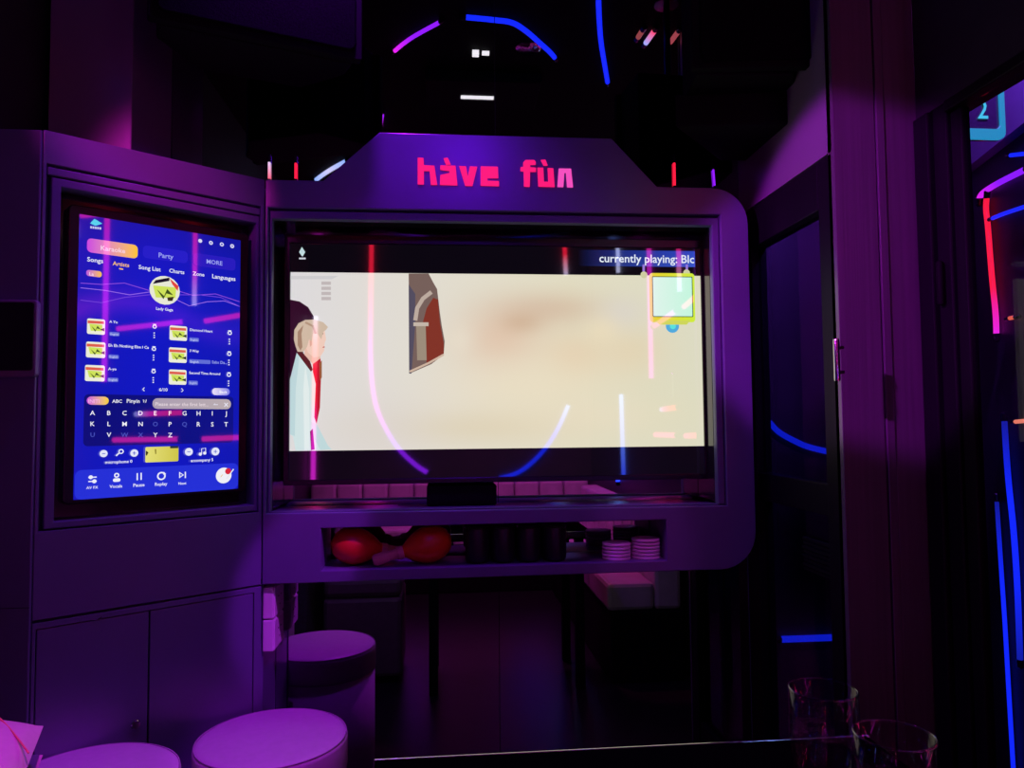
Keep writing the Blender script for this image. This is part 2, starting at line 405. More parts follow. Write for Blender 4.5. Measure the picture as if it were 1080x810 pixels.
# ------------------------------------------------------------------ television
tv = root('television', 'big wide television playing a pale video inside the grey surround', 'television', (0, .03, 1.05))
w = MB(); box(w, (-.615, .012, 1.06), (.628, MIR-.002, 1.755), M_black); w.build('back_case', tv, bevel=.008)
TX0, TX1, TZ0, TZ1 = -.606, .606, 1.060, 1.741
plate('bezel', rrect(-.622, 1.045, .636, 1.766, .006), [[(TX0, TZ0), (.611, TZ0), (.611, TZ1), (TX0, TZ1)]], -.014, .006, frontal(0), M_black, tv, .002)
pic = Pic(frontal(0), M_screen)
pic.put([(TX0, TZ0), (.611, TZ0), (.611, TZ1), (TX0, TZ1)], [lin((9, 6, 13))])
VZ0, VZ1 = 1.1425, 1.6575
def video(a, b):
    "soft pale picture: grey white at one side, cream at the other, blurred peach clouds"
    base = [225-2*a+6*math.sin(a*3), 222+2*math.sin(a*3), 224-26*min(1, a*1.5)]
    def g(x, y, sx, sy): return math.exp(-((a-x)/sx)**2-((b-y)/sy)**2)
    for x, y, sx, sy, c, k in ((.50, .62, .10, .18, (226, 178, 150), .5), (.62, .80, .14, .10, (205, 165, 140), .45), (.68, .52, .08, .14, (235, 200, 165), .5),
                               (.82, .55, .09, .16, (232, 208, 170), .5), (.58, .35, .2, .2, (238, 226, 196), .7), (.40, .62, .03, .08, (235, 224, 205), .8), (.9, .2, .15, .2, (226, 222, 192), .6),
                               (.80, .78, .06, .10, (222, 216, 210), .6), (.45, .12, .25, .1, (222, 208, 176), .6), (.72, .18, .2, .12, (236, 224, 196), .6), (.55, .72, .05, .06, (198, 160, 128), .4),
                               (.2, .1, .12, .2, (222, 214, 208), .6), (.75, .68, .04, .08, (244, 226, 190), .5)):
        q = g(x, y, sx, sy)*k; base = [p*(1-q)+r*q for p, r in zip(base, c)]
    return tuple(v*.96 for v in lin([min(255, p) for p in base]))
pic.grid(-.6055, VZ0, .6105, VZ1, 72, 34, video)
# things in the video picture
pic.poly([(305.8,316),(316,318),(325,324),(331,334),(331.5,352),(320,352),(320,395),(305.8,400)], (48, 12, 38))
pic.poly([(305.8,291),(357,291),(350,294.5),(305.8,294.5)], (206, 204, 206))
for k in range(4): pic.poly([(339,297+k*5.4),(349,297+k*5.4),(349,300.4+k*5.4),(339,300.4+k*5.4)], (192, 182, 182))
pic.poly([(431,288.5),(452,288.5),(457,298),(461,305),(464,330),(466,344),(469,360),(468,374),(455,384),(432,394)], (118, 96, 90))
pic.poly([(431,300),(438,310),(438,342),(434,394),(431.5,394)], (84, 78, 96))
pic.poly([(446,340),(450,325),(457,314),(462,316),(464,340),(468,362),(468,373),(450,384)], (130, 52, 38))
pic.line([(438,338),(440,325),(446,315),(455,308)], .012, (188, 170, 158))
pic.poly([(436,340),(452,340),(452,344),(436,344)], (196, 182, 168))
pic.poly([(439,344),(449,344),(450,380),(440,380)], (156, 140, 122))
pic.line([(432,392),(452,383),(468,374)], .006, (206, 180, 160))
# the person in the video
pic.poly([(313,372),(319,371),(326,380),(332,392),(333,410),(331,440),(335,455),(344,470),(343,474.5),(312,475.5),(309,460),(305.8,458),(305.9,400)], (206, 226, 226))
pic.poly([(306,400),(313,372),(316,374),(312,410),(311,460),(305.9,458)], (188, 214, 218))
pic.poly([(322,385),(326,410),(327,474),(321,475),(320,410)], (222, 236, 234))
pic.poly([(313,372),(318,370),(327,381),(330,390),(328,392),(322,384)], (84, 30, 34))
pic.poly([(330,381),(338,378),(339,388),(337.5,430),(334,447),(331.5,440),(333,405),(330,392)], (178, 24, 40))
pic.poly([(337,383),(339.5,380),(339.5,398),(337.5,402)], (150, 92, 60))
pic.poly([(328,445),(334,447),(346,470),(350,474),(338,474.8),(330,460)], (190, 216, 218))
pic.poly([(327,455),(330,452),(332,474),(328,475)], (120, 20, 90))
pic.poly([(322,361),(330,360),(338,366),(338,378),(330,384),(321,374)], (228, 186, 168))
pic.poly([(326,342),(340,341),(342.5,348),(344,358),(342.5,362),(342,370),(338,376),(331,377),(325,372),(321,362)], (238, 202, 186))
pic.poly([(337,351.5),(341,351),(341,352.6),(337.5,353)], (120, 80, 70)); pic.poly([(341,365.5),(342.6,365.3),(342.4,366.8),(340,366.8)], (196, 110, 104))
pic.poly([(326.5,357),(329,357),(329,364),(327,366)], (222, 168, 150))
pic.poly([(312,366),(310,358),(310.5,348),(315,341),(322,337.5),(332,337),(341,340),(346,345),(344,348),(341,350),(339,358),(335,352),(330,352),(329,360),(326,358),(324,366),(320,371),(314,371)], (206, 184, 162))
pic.poly([(314,364),(314,350),(320,343),(318,352),(319,366),(317,370)], (164, 130, 108))
pic.line([(322,340),(330,344),(333,352)], .006, (178, 146, 122))
# status strip, logo and the framed card (its code is left out)
pic.poly([(318.5,260.5),(322,266),(319,271),(315.5,266)], (190, 215, 220))
pic.poly([(315.5,271.8),(322.5,271.8),(322.5,273.6),(315.5,273.6)], (200, 205, 215))
u0_, v0_ = pic.uv(610, 280.5); u1_, v1_ = pic.uv(732.6, 265)
pic.put([(u0_, v0_), (u1_, v0_), (u1_, v1_), (u0_, v1_)], [lin((10, 6, 14)), lin((54, 84, 200)), lin((44, 70, 190)), lin((10, 6, 14))])
pic.text('currently playing: Blc', (632, 276.5), 732, (225, 232, 245), 1.0)
pic.poly([(677.5,279),(680,279),(680,290),(677.5,290)], (150, 120, 215)); pic.disc((679, 290), 3.6, (205, 205, 160))
pic.poly([(723,279),(725.5,279),(725.5,290),(723,290)], (150, 120, 215)); pic.disc((724, 288), 3.6, (205, 205, 160))
pic.disc((709, 344), 7, (80, 170, 220)); pic.disc((709.5, 344), 3.2, (90, 225, 220))
pic.rr((684.5,288),(733.3,340), .010, (232, 206, 40), (206, 236, 60))
pic.poly([(690,338),(728,338),(724,342.5),(696,342.5)], (206, 214, 90))
pic.rr((687.5,291.5),(731,334.5), .003, (20, 60, 50), (20, 60, 50)); pic.rr((688.3,292.3),(730.2,333.7), .002, (222, 244, 234), (196, 246, 222))
pic.mb.build('screen', tv)['label'] = 'lit picture of a person in a white coat before a cream wall'
w = MB(); box(w, (-.06, -.007, 1.0475), (.06, .008, 1.0495), M_black); w.build('badge_bar', tv)

# black box put on the sill for a dark reflection under the television
a = onY(450, 527, .0); b = onY(524, 527, .0)
sb = root('dark_reflection_box', 'flat black box standing in for a dark reflection under the television', 'mirrored_shape', ((a.x+b.x)/2, .03, .979))
w = box(MB(), (a.x, .005, .979), (b.x, .06, 1.036), M_matte); w.build('case', sb, bevel=.004)
w = box(MB(), (a.x+.012, .0035, .99), (b.x-.012, .0055, 1.026), M_matte); w.build('front_strip', sb)

# ------------------------------------------------------------------ console with the touch panel
PW = .525
con = root('media_console', 'angled grey cabinet holding the blue touch screen above two flush doors', 'cabinet', (-.86, -.15, 0))
def uvp(px, py, off=0):
    p = onP(px, py, JP+PN*off, PN)-(JP+PN*off); return p.dot(PE), p.z
lc = JP-PE*PW
w = MB(); ca_ = math.cos(ANG)
prism(w, [(lc.x, lc.y+.062/ca_), (-.657, JP.y+.062/ca_), (-.657, MIR-.004), (lc.x, MIR-.004)], .792, 1.891, M_frame)
prism(w, [(lc.x, lc.y+.021/ca_), (-.657, JP.y+.021/ca_), (-.657, MIR-.004), (lc.x, MIR-.004)], .0, .786, M_frame)
w.build('carcass', con)
plate('fascia', [(-PW, .792), (-.001, .790), (-.001, 1.894), (-PW, 1.894)], [[(-PW+.007, .985), (-.010, .983), (-.010, 1.818), (-PW+.007, 1.818)]], -.06, 0, panel(), M_frame, con, .0012)
plate('moulding', [(-PW+.010, 1.794), (-.012, 1.794), (-.012, 1.812), (-PW+.010, 1.812)], [], -.055, -.003, panel(), M_frame2, con, .002)
plate('screen_bezel', [(-.506, .989), (-.012, .987), (-.012, 1.790), (-.506, 1.790)], [[(-.487, 1.003), (-.020, 1.003), (-.020, 1.771), (-.487, 1.771)]], -.058, -.006, panel(), M_frame2, con, .002)
plate('recess_back', [(-.5, .99), (-.01, .99), (-.01, 1.785), (-.5, 1.785)], [], -.0598, -.0575, panel(), M_gloss, con, .0005)
plate('face_frame', [(-PW, .004), (-.001, .004), (-.001, .785), (-PW, .785)], [[(-PW+.007, .064), (-.020, .064), (-.020, .772), (-PW+.007, .772)]], -.02, 0, panel(), M_frame, con, .001)
for k, (ua, ub) in enumerate(((-PW+.0095, -.2835), (-.2795, -.0225))):
    d = plate('door', [(ua, .066), (ub, .066), (ub, .7695), (ua, .7695)], [], -.019, -.001, panel(), M_frame, con, .0015)
    if k == 0:
        kp = onP(143, 764, JP, PN); w = MB()
        lathe(w, [(.011, 0), (.011, .004), (.009, .006), (0, .006)], M_chrome, kp-PN*.001, PN, 20); w.build('lock', d, auto=.5)
w = box(MB(), (-PW/2-.24, -.06, .001), (-.02, -.03, .06), M_matte, (JP, PE, PN, ZA)); w.build('plinth', con)
bp = onP(103, 653, JP, PN); bq = onP(104, 650, JP, PN)
w = MB(); k0 = onP(99, 654, JP, PN)+PN*.001; k1 = onP(107, 650, JP, PN)+PN*.001
tube(w, [k0, (k0+k1)/2-ZA*.002, k1], .0016, M_chrome, n=6); w.build('scratch_mark', con)

# touch screen set in the recess
ts = root('touch_screen', 'upright touch screen glowing blue with a karaoke song menu', 'screen', JP-PE*.25+ZA*1.04-PN*.05)
plate('housing', rrect(-.466, 1.038, -.032, 1.742, .012), [], -.057, -.0275, panel(), M_black, ts, .003)
q = Pic(panel(-.027), M_screen)
qu0, qv0 = -.4445, 1.048; qu1, qv1 = -.0555, 1.7205
def menu(a, b):
    c = [18+30*max(0, b-.55)*1.6*(1-a)+22*max(0, .12-a)*3, 26-12*max(0, b-.8), 176+34*(1-abs(a-.45))-50*max(0, b-.86)*3]
    w_ = math.exp(-((b-.66-.05*math.sin(a*5))/.05)**2); c = [c[0]+60*w_*(1-.6*a), c[1]+4*w_, c[2]+14*w_]
    return tuple(v*.85 for v in lin([max(0, min(255, x)) for x in c]))
q.grid(qu0, qv0, qu1, qv1, 16, 40, menu)
A = lambda X, Y: (70+X/5.4, 210+Y/5.4)
B = lambda X, Y: (70+X/5.4, 320+Y/5.4)
C = lambda X, Y: (70+X/5.4, 390+Y/5.4)
WH = (235, 235, 250); ORG = (255, 190, 90)
for pts, cc in (([(80,478),(200,486),(330,478),(470,520),(600,512),(720,548),(850,540),(988,585)], (150, 80, 225)),
                ([(80,505),(220,520),(360,545),(480,528),(600,560),(700,608),(800,585),(900,580),(988,612)], (160, 110, 235)),
                ([(80,575),(200,590),(330,560),(470,545),(600,545),(760,545),(880,560),(988,612)], (120, 70, 220))):
    q.line([A(*p) for p in pts], .0016, cc)
q.poly([A(160,112), A(205,140), A(165,152), A(135,138)], (90, 210, 240))
for k in range(5): q.rr(A(136+k*13, 153+k*1.6), A(146+k*13, 168+k*1.6), .001, (200, 200, 240))
for p in ((762,238),(823,249),(885,258),(944,268)): q.disc(A(*p), 2.1, (215, 215, 245))
q.disc(A(823,249), .8, (40, 40, 190)); q.disc(A(885,258), 1.0, (60, 60, 200)); q.disc(A(944,268), .8, (60, 60, 200))
def pill(f, x0, y0, x1, y1, r, c0, c1=None): q.rr(f(x0, y0), f(x1, y1), r, c0, c1)
# pill corners are given top-left / bottom-right as the tilted rows show them
pill(A, 118, 221, 405, 340, .010, (205, 70, 225), (255, 196, 40)); q.text('Karaoke', A(195, 290), A(335, 0)[0], (250, 215, 235))
pill(A, 436, 262, 690, 368, .010, (38, 30, 200)); q.text('Party', A(525, 331), A(609, 0)[0], (160, 165, 245))
pill(A, 722, 305, 962, 410, .010, (40, 28, 190)); q.text('MORE', A(798, 366), A(888, 0)[0], (160, 165, 245))
for t, x, y, x1, c in (('Songs',118,354,209,WH),('Artists',263,376,357,ORG),('Song List',411,397,536,WH),('Charts',585,417,671,WH),('Zone',719,433,785,WH),('Languages',830,450,962,WH)):
    q.text(t, A(x, y), A(x1, 0)[0], c)
q.line([A(300,396), A(322,400)], .003, ORG)
pill(A, 113, 402, 200, 447, .006, (190, 90, 220), (250, 190, 60)); q.text('La', A(130, 434), A(155, 0)[0], (250, 220, 240))
def art(cx, cy, rx, ry, clip):
    "small abstract picture: green-yellow zigzag with a red corner"
    q.disc((cx, cy), rx, (232, 232, 214)) if clip else q.rr((cx-rx, cy-ry*1.0), (cx+rx, cy+ry), .004, (236, 236, 216))
    q.poly([(cx-rx*.78, cy-ry*.35), (cx+rx*.75, cy-ry*.2), (cx+rx*.7, cy+ry*.55), (cx-rx*.6, cy+ry*.5)], (206, 226, 90))
    q.poly([(cx-rx*.55, cy-ry*.1), (cx-rx*.05, cy+ry*.4), (cx+rx*.15, cy-ry*.1), (cx+rx*.55, cy+ry*.35), (cx+rx*.1, cy+ry*.22), (cx-rx*.1, cy+ry*.62)], (64, 84, 30))
    if clip:
        q.poly([(cx-rx*.62, cy-ry*.72), (cx+rx*.3, cy-ry*.9), (cx+rx*.3, cy-ry*.66), (cx-rx*.8, cy-ry*.45)], (30, 20, 40))
        q.poly([(cx+rx*.3, cy-ry*.85), (cx+rx*.9, cy-ry*.3), (cx+rx*.85, cy+ry*.05), (cx+rx*.5, cy-ry*.4)], (226, 70, 60))
        q.poly([(cx+rx*.15, cy+ry*.5), (cx+rx*.6, cy+ry*.45), (cx+rx*.5, cy+ry*.75), (cx+rx*.2, cy+ry*.75)], (60, 50, 30))
    else:
        q.poly([(cx-rx*.96, cy-ry*.75), (cx+rx*.9, cy-ry*.62), (cx+rx*.9, cy-ry*.3), (cx-rx*.96, cy-ry*.4)], (222, 92, 76))
        q.poly([(cx+rx*.45, cy+ry*.35), (cx+rx*.95, cy+ry*.15), (cx+rx*.95, cy+ry*.6)], (40, 50, 40))
art(*A(560, 520), 16, 15, True)
q.text('Lady Gaga', A(510, 630), A(606, 0)[0], WH)
for x0, y0, x1, y1 in ((118,85,218,180),(112,217,220,312),(106,350,216,445),(587,125,685,215),(583,250,683,340),(583,376,681,464)):
    c = B((x0+x1)/2, (y0+y1)/2); art(c[0], c[1], (x1-x0)/10.8, (y1-y0)/10.8, False)
for t, x, y, x1 in (('A Yo',243,111,290),('Eh Eh Nothing Else I Ca',238,246,468),('A-yo',236,380,283),('Diamond Heart',702,157,830),('3 Way',700,276,752),('Second Time Around',697,402,873)):
    q.text(t, B(x, y), B(x1, 0)[0], WH)
for x0, y0, x1, y1 in ((243,162,300,188),(238,291,296,317),(233,423,293,448),(698,194,752,220),(697,318,818,346),(693,440,746,466)):
    pill(B, x0, y0, x1, y1, .0025, (96, 108, 214)); q.text('English', B(x0+6, y1-8), B(min(x1, x0+60)-6, 0)[0], (190, 200, 245))
q.text('Sabs Da...', B(826, 342), B(914, 0)[0], (150, 160, 235))
for x, y in ((500,133),(496,260),(494,388),(927,169),(924,288),(922,407)):
    q.disc(B(x, y), 2.2, WH); q.disc(B(x, y), 1.2, (24, 28, 190)); q.line([B(x-9, y-13), B(x+9, y-12)], .002, WH)
    for k in range(3): q.disc(B(x-2, y+36+k*13), .7, WH)
q.line([B(441,480), B(432,490), B(441,500)], .0018, WH); q.text('6/10', B(525, 500), B(572, 0)[0], WH); q.line([B(652,484), B(661,495), B(652,505)], .0018, WH)
pill(B, 826, 482, 926, 524, .012, (235, 225, 250), (120, 120, 230)); q.text('Back', B(868, 512), B(912, 0)[0], (250, 250, 255))
pill(B, 98, 517, 945, 792, .010, (12, 14, 118), (14, 18, 135))
pill(B, 113, 530, 237, 578, .012, (200, 80, 220), (250, 210, 40)); q.text('INITI', B(122, 566), B(185, 0)[0], (250, 180, 235))
q.text('ABC', B(257, 566), B(313, 0)[0], WH); q.text('Pinyin', B(340, 566), B(414, 0)[0], WH)
q.line([B(434,548), B(438,566), B(443,552), B(448,566), B(452,548)], .0014, WH)
pill(B, 487, 540, 932, 603, .012, (172, 158, 178), (186, 172, 176)); q.text('Please enter the first lett...', B(502, 583), B(805, 0)[0], (228, 214, 220))
q.line([B(858,577), B(834,577), B(842,570)], .0016, WH); q.line([B(895,567), B(915,588)], .002, WH); q.line([B(915,567), B(895,588)], .002, WH)
xs = [145, 238, 327, 418, 502, 586, 668, 748, 826, 904]
for row, y, dim in (('ABCDEFGHIJ', 636, ''), ('KLMNOPQRST', 698, 'OQ'), ('UVWXYZ', 760, 'UWX')):
    for ch, x in zip(row, xs):
        v = ch in dim
        q.glyph(ch, B(x, y+(x-145)*.004), 4.6, (70, 80, 190) if v else WH)
for x, y, kind in ((208,477,'-'),(382,474,'+'),(692,467,'-'),(843,465,'+')):
    q.disc(C(x, y), 4.2, (225, 228, 250)); q.line([C(x-9, y), C(x+9, y)], .0016, (40, 50, 200))
    if kind == '+': q.line([C(x, y-10), C(x, y+10)], .0016, (40, 50, 200))
q.disc(C(307, 465), 2.8, WH); q.disc(C(307, 465), 1.6, (24, 30, 190)); q.line([C(300,470), C(278,490)], .003, WH)
q.disc(C(757, 480), 1.7, WH); q.disc(C(782, 474), 1.7, WH); q.line([C(764,480), C(764,450), C(787,445), C(787,474)], .002, WH)
pill(C, 445, 440, 632, 520, .003, (228, 222, 120), (206, 196, 70)); q.poly([C(447,460), C(462,470), C(452,490), C(447,484)], (40, 40, 20)); q.poly([C(498,452), C(506,452), C(506,480), C(500,478)], (130, 120, 30)); q.rr(C(585,434), C(632,446), .001, (40, 50, 60))
q.text('microphone 0', C(216, 535), C(370, 0)[0], WH); q.text('accompany 5', C(702, 525), C(830, 0)[0], WH)
u_, v_ = q.uv(*C(45, 572)); u2_, _ = q.uv(*C(972, 560))
q.put(rrect(max(u_, qu0+.0005), qv0+.0005, min(u2_, qu1-.0005), v_, .014), [lin((36, 48, 214))])
q.line([C(120,612), C(168,610)], .0026, WH); q.disc(C(134, 611), 2.3, WH); q.line([C(120,636), C(168,633)], .0026, WH); q.disc(C(154, 634), 2.3, WH)
q.disc(C(281, 600), 2.8, WH); q.rr(C(260,618), C(302,636), .004, WH); q.disc(C(281, 600), 1.3, (36, 48, 214))
q.line([C(398,588), C(398,628)], .003, WH); q.line([C(420,586), C(420,626)], .003, WH)
q.disc(C(535, 604), 4.6, WH); q.disc(C(535, 604), 3.0, (36, 48, 214)); q.poly([C(548,580), C(562,592), C(546,598)], WH)
q.poly([C(636,580), C(663,598), C(636,617)], WH); q.poly([C(642,589), C(655,598), C(642,607)], (36, 48, 214)); q.line([C(671,580), C(671,616)], .003, WH)
for t, x, y, x1 in (('AV FX',108,679,175),('Vocals',240,673,312),('Pause',375,666,439),('Replay',498,660,568),('Next',632,654,676)): q.text(t, C(x, y), C(x1, 0)[0], WH)
q.disc(C(889, 601), 8.2, (240, 240, 246)); q.disc(C(914, 577), 3.2, (214, 40, 60)); q.line([C(945,565), C(905,620)], .003, (230, 230, 240)); q.line([C(872,610), C(882,596)], .002, (230, 190, 120))
q.mb.build('screen', ts)['label'] = 'lit blue song menu with keys and thumbnails'

# cabinet end standing forward of the console, with a wall control on it
ce = root('end_cabinet', 'plain dark grey cabinet end beside the angled console', 'cabinet', (-1.135, -.3, 0))
w = box(MB(), (LEFT+.002, -.428, 0), (lc.x-.003, MIR-.004, 1.892), M_frame); w.build('carcass', ce, bevel=.003)
w = box(MB(), (LEFT+.004, -.4295, .8215), (lc.x-.004, -.4275, .8225), M_matte); w.build('joint_line', ce)
kc = root('wall_control', 'square dark control pad with pale rounded edge on the cabinet end', 'control pad', (-1.12, -.43, 1.33))
a = onY(0, 317, -.43); b = onY(41.5, 398, -.43)
plate('case', rrect(LEFT+.004, b.z, b.x, a.z, .010), [], .428, .446, frontal(0), M_wallsat, kc, .003)
plate('face', rrect(LEFT+.010, b.z+.014, b.x-.006, a.z-.006, .007), [], .444, .4475, frontal(0), M_gloss, kc, .001)

# ------------------------------------------------------------------ socket boxes on the side of the console
for k, (za, zb, lb) in enumerate(((.693, .777, 'white socket box on the console side, directly under the surround'), (.606, .690, 'white socket box on the console side, below the other one'))):
    s = root('power_socket', lb, 'socket', (-.655, .0, za), 'white socket boxes on the console side')
    w = box(MB(), (-.6565, -.083, za), (-.628, .035, zb), M_white); w.build('box', s, bevel=.003)
    w = box(MB(), (-.629, -.078, za+.003), (-.625, .03, zb-.003), M_white); w.build('face_plate', s, bevel=.0015)
    for dy, dz in ((-.04, .05), (-.01, .05), (-.024, .025)): box(MB(), (-.6255, dy, za+dz), (-.6245, dy+.008, za+dz+.003), M_matte).build('pin_slot', s)

# ------------------------------------------------------------------ things on the slot shelf
SH = .8225
def maraca(label, hx, tx, hy, ty, mt, mt_l):
    hc = Vector((hx, hy, SH+.053)); tc = Vector((tx, ty, SH+.0165)); ax = (tc-hc).normalized(); L = (tc-hc).length
    r = root('maraca', label, 'maraca', (hx, hy, SH), 'maracas lying on the slot shelf')
    w = MB(); prof = [(0, -.066)]
    for i in range(1, 15):
        t = i/14; x = -.066+t*.15
        rr = .052*math.sin(math.acos(max(-1, min(1, 1-(x+.066)/.066)))) if x < 0 else .052*(math.cos(x/.09*PI/2)**.85 if x < .075 else 0)
        prof.append((max(rr, .016), x))
    lathe(w, prof, mt, hc, ax, 36); w.build('head', r, smooth=True)
    w = MB(); lathe(w, [(.0175, .078), (.019, .082), (.0175, .086), (.0185, .090), (.0165, .096)], M_wood, hc, ax, 28); w.build('collar', r, smooth=True)
    w = MB(); lathe(w, [(.0145, .092), (.0140, .12), (.0165, L-.025), (.0165, L-.008), (.012, L), (0, L+.001)], M_wood, hc, ax, 28); w.build('handle', r, smooth=True)
xa = onY(373, 578, -.03).x; xb = onY(453, 577, -.03).x
maraca('red maraca lying on the slot shelf, its handle pointing to the black cups', xa, onY(441, 585, 0).x, -.025, .028, M_mrc, None)
maraca('orange maraca next to the black cups, its pink handle crossing in front', xb, onY(394, 588, -.05).x, -.028, -.066, M_mro, None)
cup = None
cl = ['black cup on the slot shelf, right next to the orange maraca', 'black cup second from the maracas on the slot shelf', 'black cup second from the white coasters on the slot shelf', 'black cup at the end of its row, nearest the white coasters']
for k, px in enumerate((503.5, 530.5, 557.5, 584.5)):
    p = onY(px, 575, -.04)
    if cup is None:
        cup = root('cup', cl[0], 'cup', (p.x, -.04, SH), 'black cups on the slot shelf')
        w = MB(); lathe(w, [(.024, 0), (.030, .003), (.0335, .010), (.035, .03), (.035, .085), (.0335, .099), (.031, .104), (.029, .104), (.030, .097), (.0305, .02), (0, .015)], M_cup, (p.x, -.04, SH), n=40); w.build('body', cup, smooth=True)
        w = MB(); lathe(w, [(.0345, .0965), (.0353, .098), (.0345, .0995)], M_black, (p.x, -.04, SH), n=40); w.build('rim_band', cup, smooth=True)
    else:
        c = cup.copy(); COL.objects.link(c); c.location = (p.x, -.04, SH); c['label'] = cl[k]
        for ch in cup.children: d = ch.copy(); COL.objects.link(d); d.parent = c
proto = None
names5 = ['bottom', 'second from the bottom', 'middle', 'second from the top', 'topmost']
names6 = ['bottom', 'second from the bottom', 'third from the bottom', 'third from the top', 'second from the top', 'topmost']
for px, y, nn, lab in ((650, -.045, names5, 'white ribbed coaster, {} of the stack next to the cups'), (681, -.040, names6, 'white ribbed coaster, {} of the stack at the shelf end')):
    x = onY(px, 580, y).x
    for k, nm in enumerate(nn):
        z = SH+.0001+k*.0098
        if proto is None:
            w = MB(); lathe(w, [(.036, 0), (.040, .001), (.0415, .003), (.0415, .0066), (.040, .0086), (.036, .0095), (.033, .0085), (0, .0085)], M_coast, (0, 0, 0), n=40)
            proto = w.build('coaster', smooth=False); autosmooth(proto.data, .9); c = proto
        else:
            c = proto.copy(); COL.objects.link(c)
        c.location = (x, y, z); tag(c, lab.format(nm), 'coaster', 'stacked white coasters')

# ------------------------------------------------------------------ stools
def stool(c, h, r, label):
    s = root('stool', label, 'stool', (c[0], c[1], 0), 'round drum stools')
    O = (c[0], c[1], 0); w = MB()
    lathe(w, [(r-.006, .03), (r, .04), (r, h-.088)], M_leather, O, n=72); w.build('drum_cover', s, smooth=True)
    w = MB(); prof = [(r+.001, h-.088), (r+.003, h-.080), (r+.003, h-.020)]
    for i in range(1, 9): t = i/8*PI/2; prof.append((r+.003-.022*(1-math.cos(t)), h-.020+.016*math.sin(t)))
    prof += [(r*.6, h+.001), (r*.3, h+.003), (0, h+.0035)]
    lathe(w, prof, M_leather, O, n=72); w.build('seat_cushion', s, smooth=True)
    w = MB(); tube(w, [Vector((c[0]+(r-.0005)*math.cos(2*PI*i/72), c[1]+(r-.0005)*math.sin(2*PI*i/72), h-.009)) for i in range(73)], .0016, M_seam, n=6); w.build('piping', s, smooth=True)
    w = MB(); lathe(w, [(r-.02, 0), (r-.02, .03)], M_matte, O, n=48); w.build('base', s)
stool((-.583, -.29), .474, .176, 'pale round stool standing under the white socket boxes')
stool((-.905, -.52), .497, .176, 'pale round stool in front of the cabinet door with the lock')

# cushion corner at the near left: only its pointed corner is in view
def cushion():
    zt = .80
    P = [onZ(-60, 745, zt), onZ(-10, 757, zt), onZ(4, 761, zt), onZ(28, 758, zt), onZ(45, 764, zt)]
    tip = onZ(46, 764, zt); d1 = (onZ(-4, 762, zt)-tip).normalized(); d2 = (onZ(27, 812, zt)-tip).normalized()
    r = root('seat_cushion', 'glossy pink-lit cushion with an orange seam at the near corner', 'cushion', tuple(tip+d1*.2+d2*.2-ZA*.1))
    w = MB(); n = 32; vs = []; fs = []
    def pt(i, j, s):
        a, b = i/n, j/n; ea = 1-(2*a-1)**4; eb = 1-(2*b-1)**4
        z = .012*(ea*eb)**.5+.004*math.sin(a*9+b*3)
        return tip+d1*(.36*a)+d2*(.40*b)+ZA*(s*(.020+.040*max(0, math.sin(PI*min(1, max(0, a)))*math.sin(PI*b))**.45)-.022)
    for s in (1, -1):
        k = len(vs)
        for j in range(n+1):
            for i in range(n+1): vs.append(pt(i, j, s))
        for j in range(n):
            for i in range(n):
                a = k+j*(n+1)+i; f = (a, a+1, a+n+2, a+n+1); fs.append(f if s < 0 else f[::-1])
    w.add(vs, fs, M_leather); o = w.build('cover', r, smooth=True)
    w = MB()
    tube(w, smooth_path([onZ(*p, zt+dz) for p, dz in (((-8, 750), .012), ((6, 764), .014), ((18, 778), .016), ((30, 794), .016))], 4), .0012, M_orange, n=6); w.build('seam', r, smooth=True)
    return tip, d1, d2
tip, d1, d2 = cushion()

# ------------------------------------------------------------------ table and glasses
TZ = .72
tx0 = onZ(396, 800, TZ).x; ty = onZ(600, 792, TZ).y
tb = root('table', 'glossy black table along the bottom edge, with two glasses on it', 'table', (.12, ty-.28, 0))
w = box(MB(), (tx0, ty-.52, TZ-.035), (.50, ty, TZ), M_table); w.build('tabletop', tb, bevel=.004)
w = MB(); box(w, (tx0-.002, ty+.0005, TZ-.028), (.502, ty+.004, TZ+.0008), M_chrome); w.build('edge_strip', tb, bevel=.001)
for lx, ly in ((tx0+.05, ty-.06), (.45, ty-.06), (tx0+.05, ty-.46), (.45, ty-.46)):
    w = box(MB(), (lx-.02, ly-.02, 0), (lx+.02, ly+.02, TZ-.034), M_matte); w.build('leg', tb, bevel=.002)
def tumbler(px, py, hz, r, label):
    p = onZ(px, py, TZ+hz)
    g = root('glass', label, 'glass', (p.x, p.y, TZ), 'clear tumblers on the black table'); w = MB()
    lathe(w, [(0, .0005), (r*.78, .0005), (r*.84, .004), (r*1.02, hz*.5), (r, hz), (r-.0025, hz), (r*.96, hz*.5), (r*.78, .012), (0, .010)], M_glass, (p.x, p.y, TZ), n=56); w.build('bowl', g, smooth=True)
    w = MB(); tube(w, [Vector((p.x+(r-.001)*math.cos(2*PI*i/56), p.y+(r-.001)*math.sin(2*PI*i/56), TZ+hz)) for i in range(57)], .0014, M_rim, n=6); w.build('rim', g, smooth=True)
tumbler(868, 727, .13, .045, 'clear tumbler on the black table, the one under the short blue light bar')
tumbler(943, 775, .13, .045, 'clear tumbler on the black table, the one nearer the room glass door')

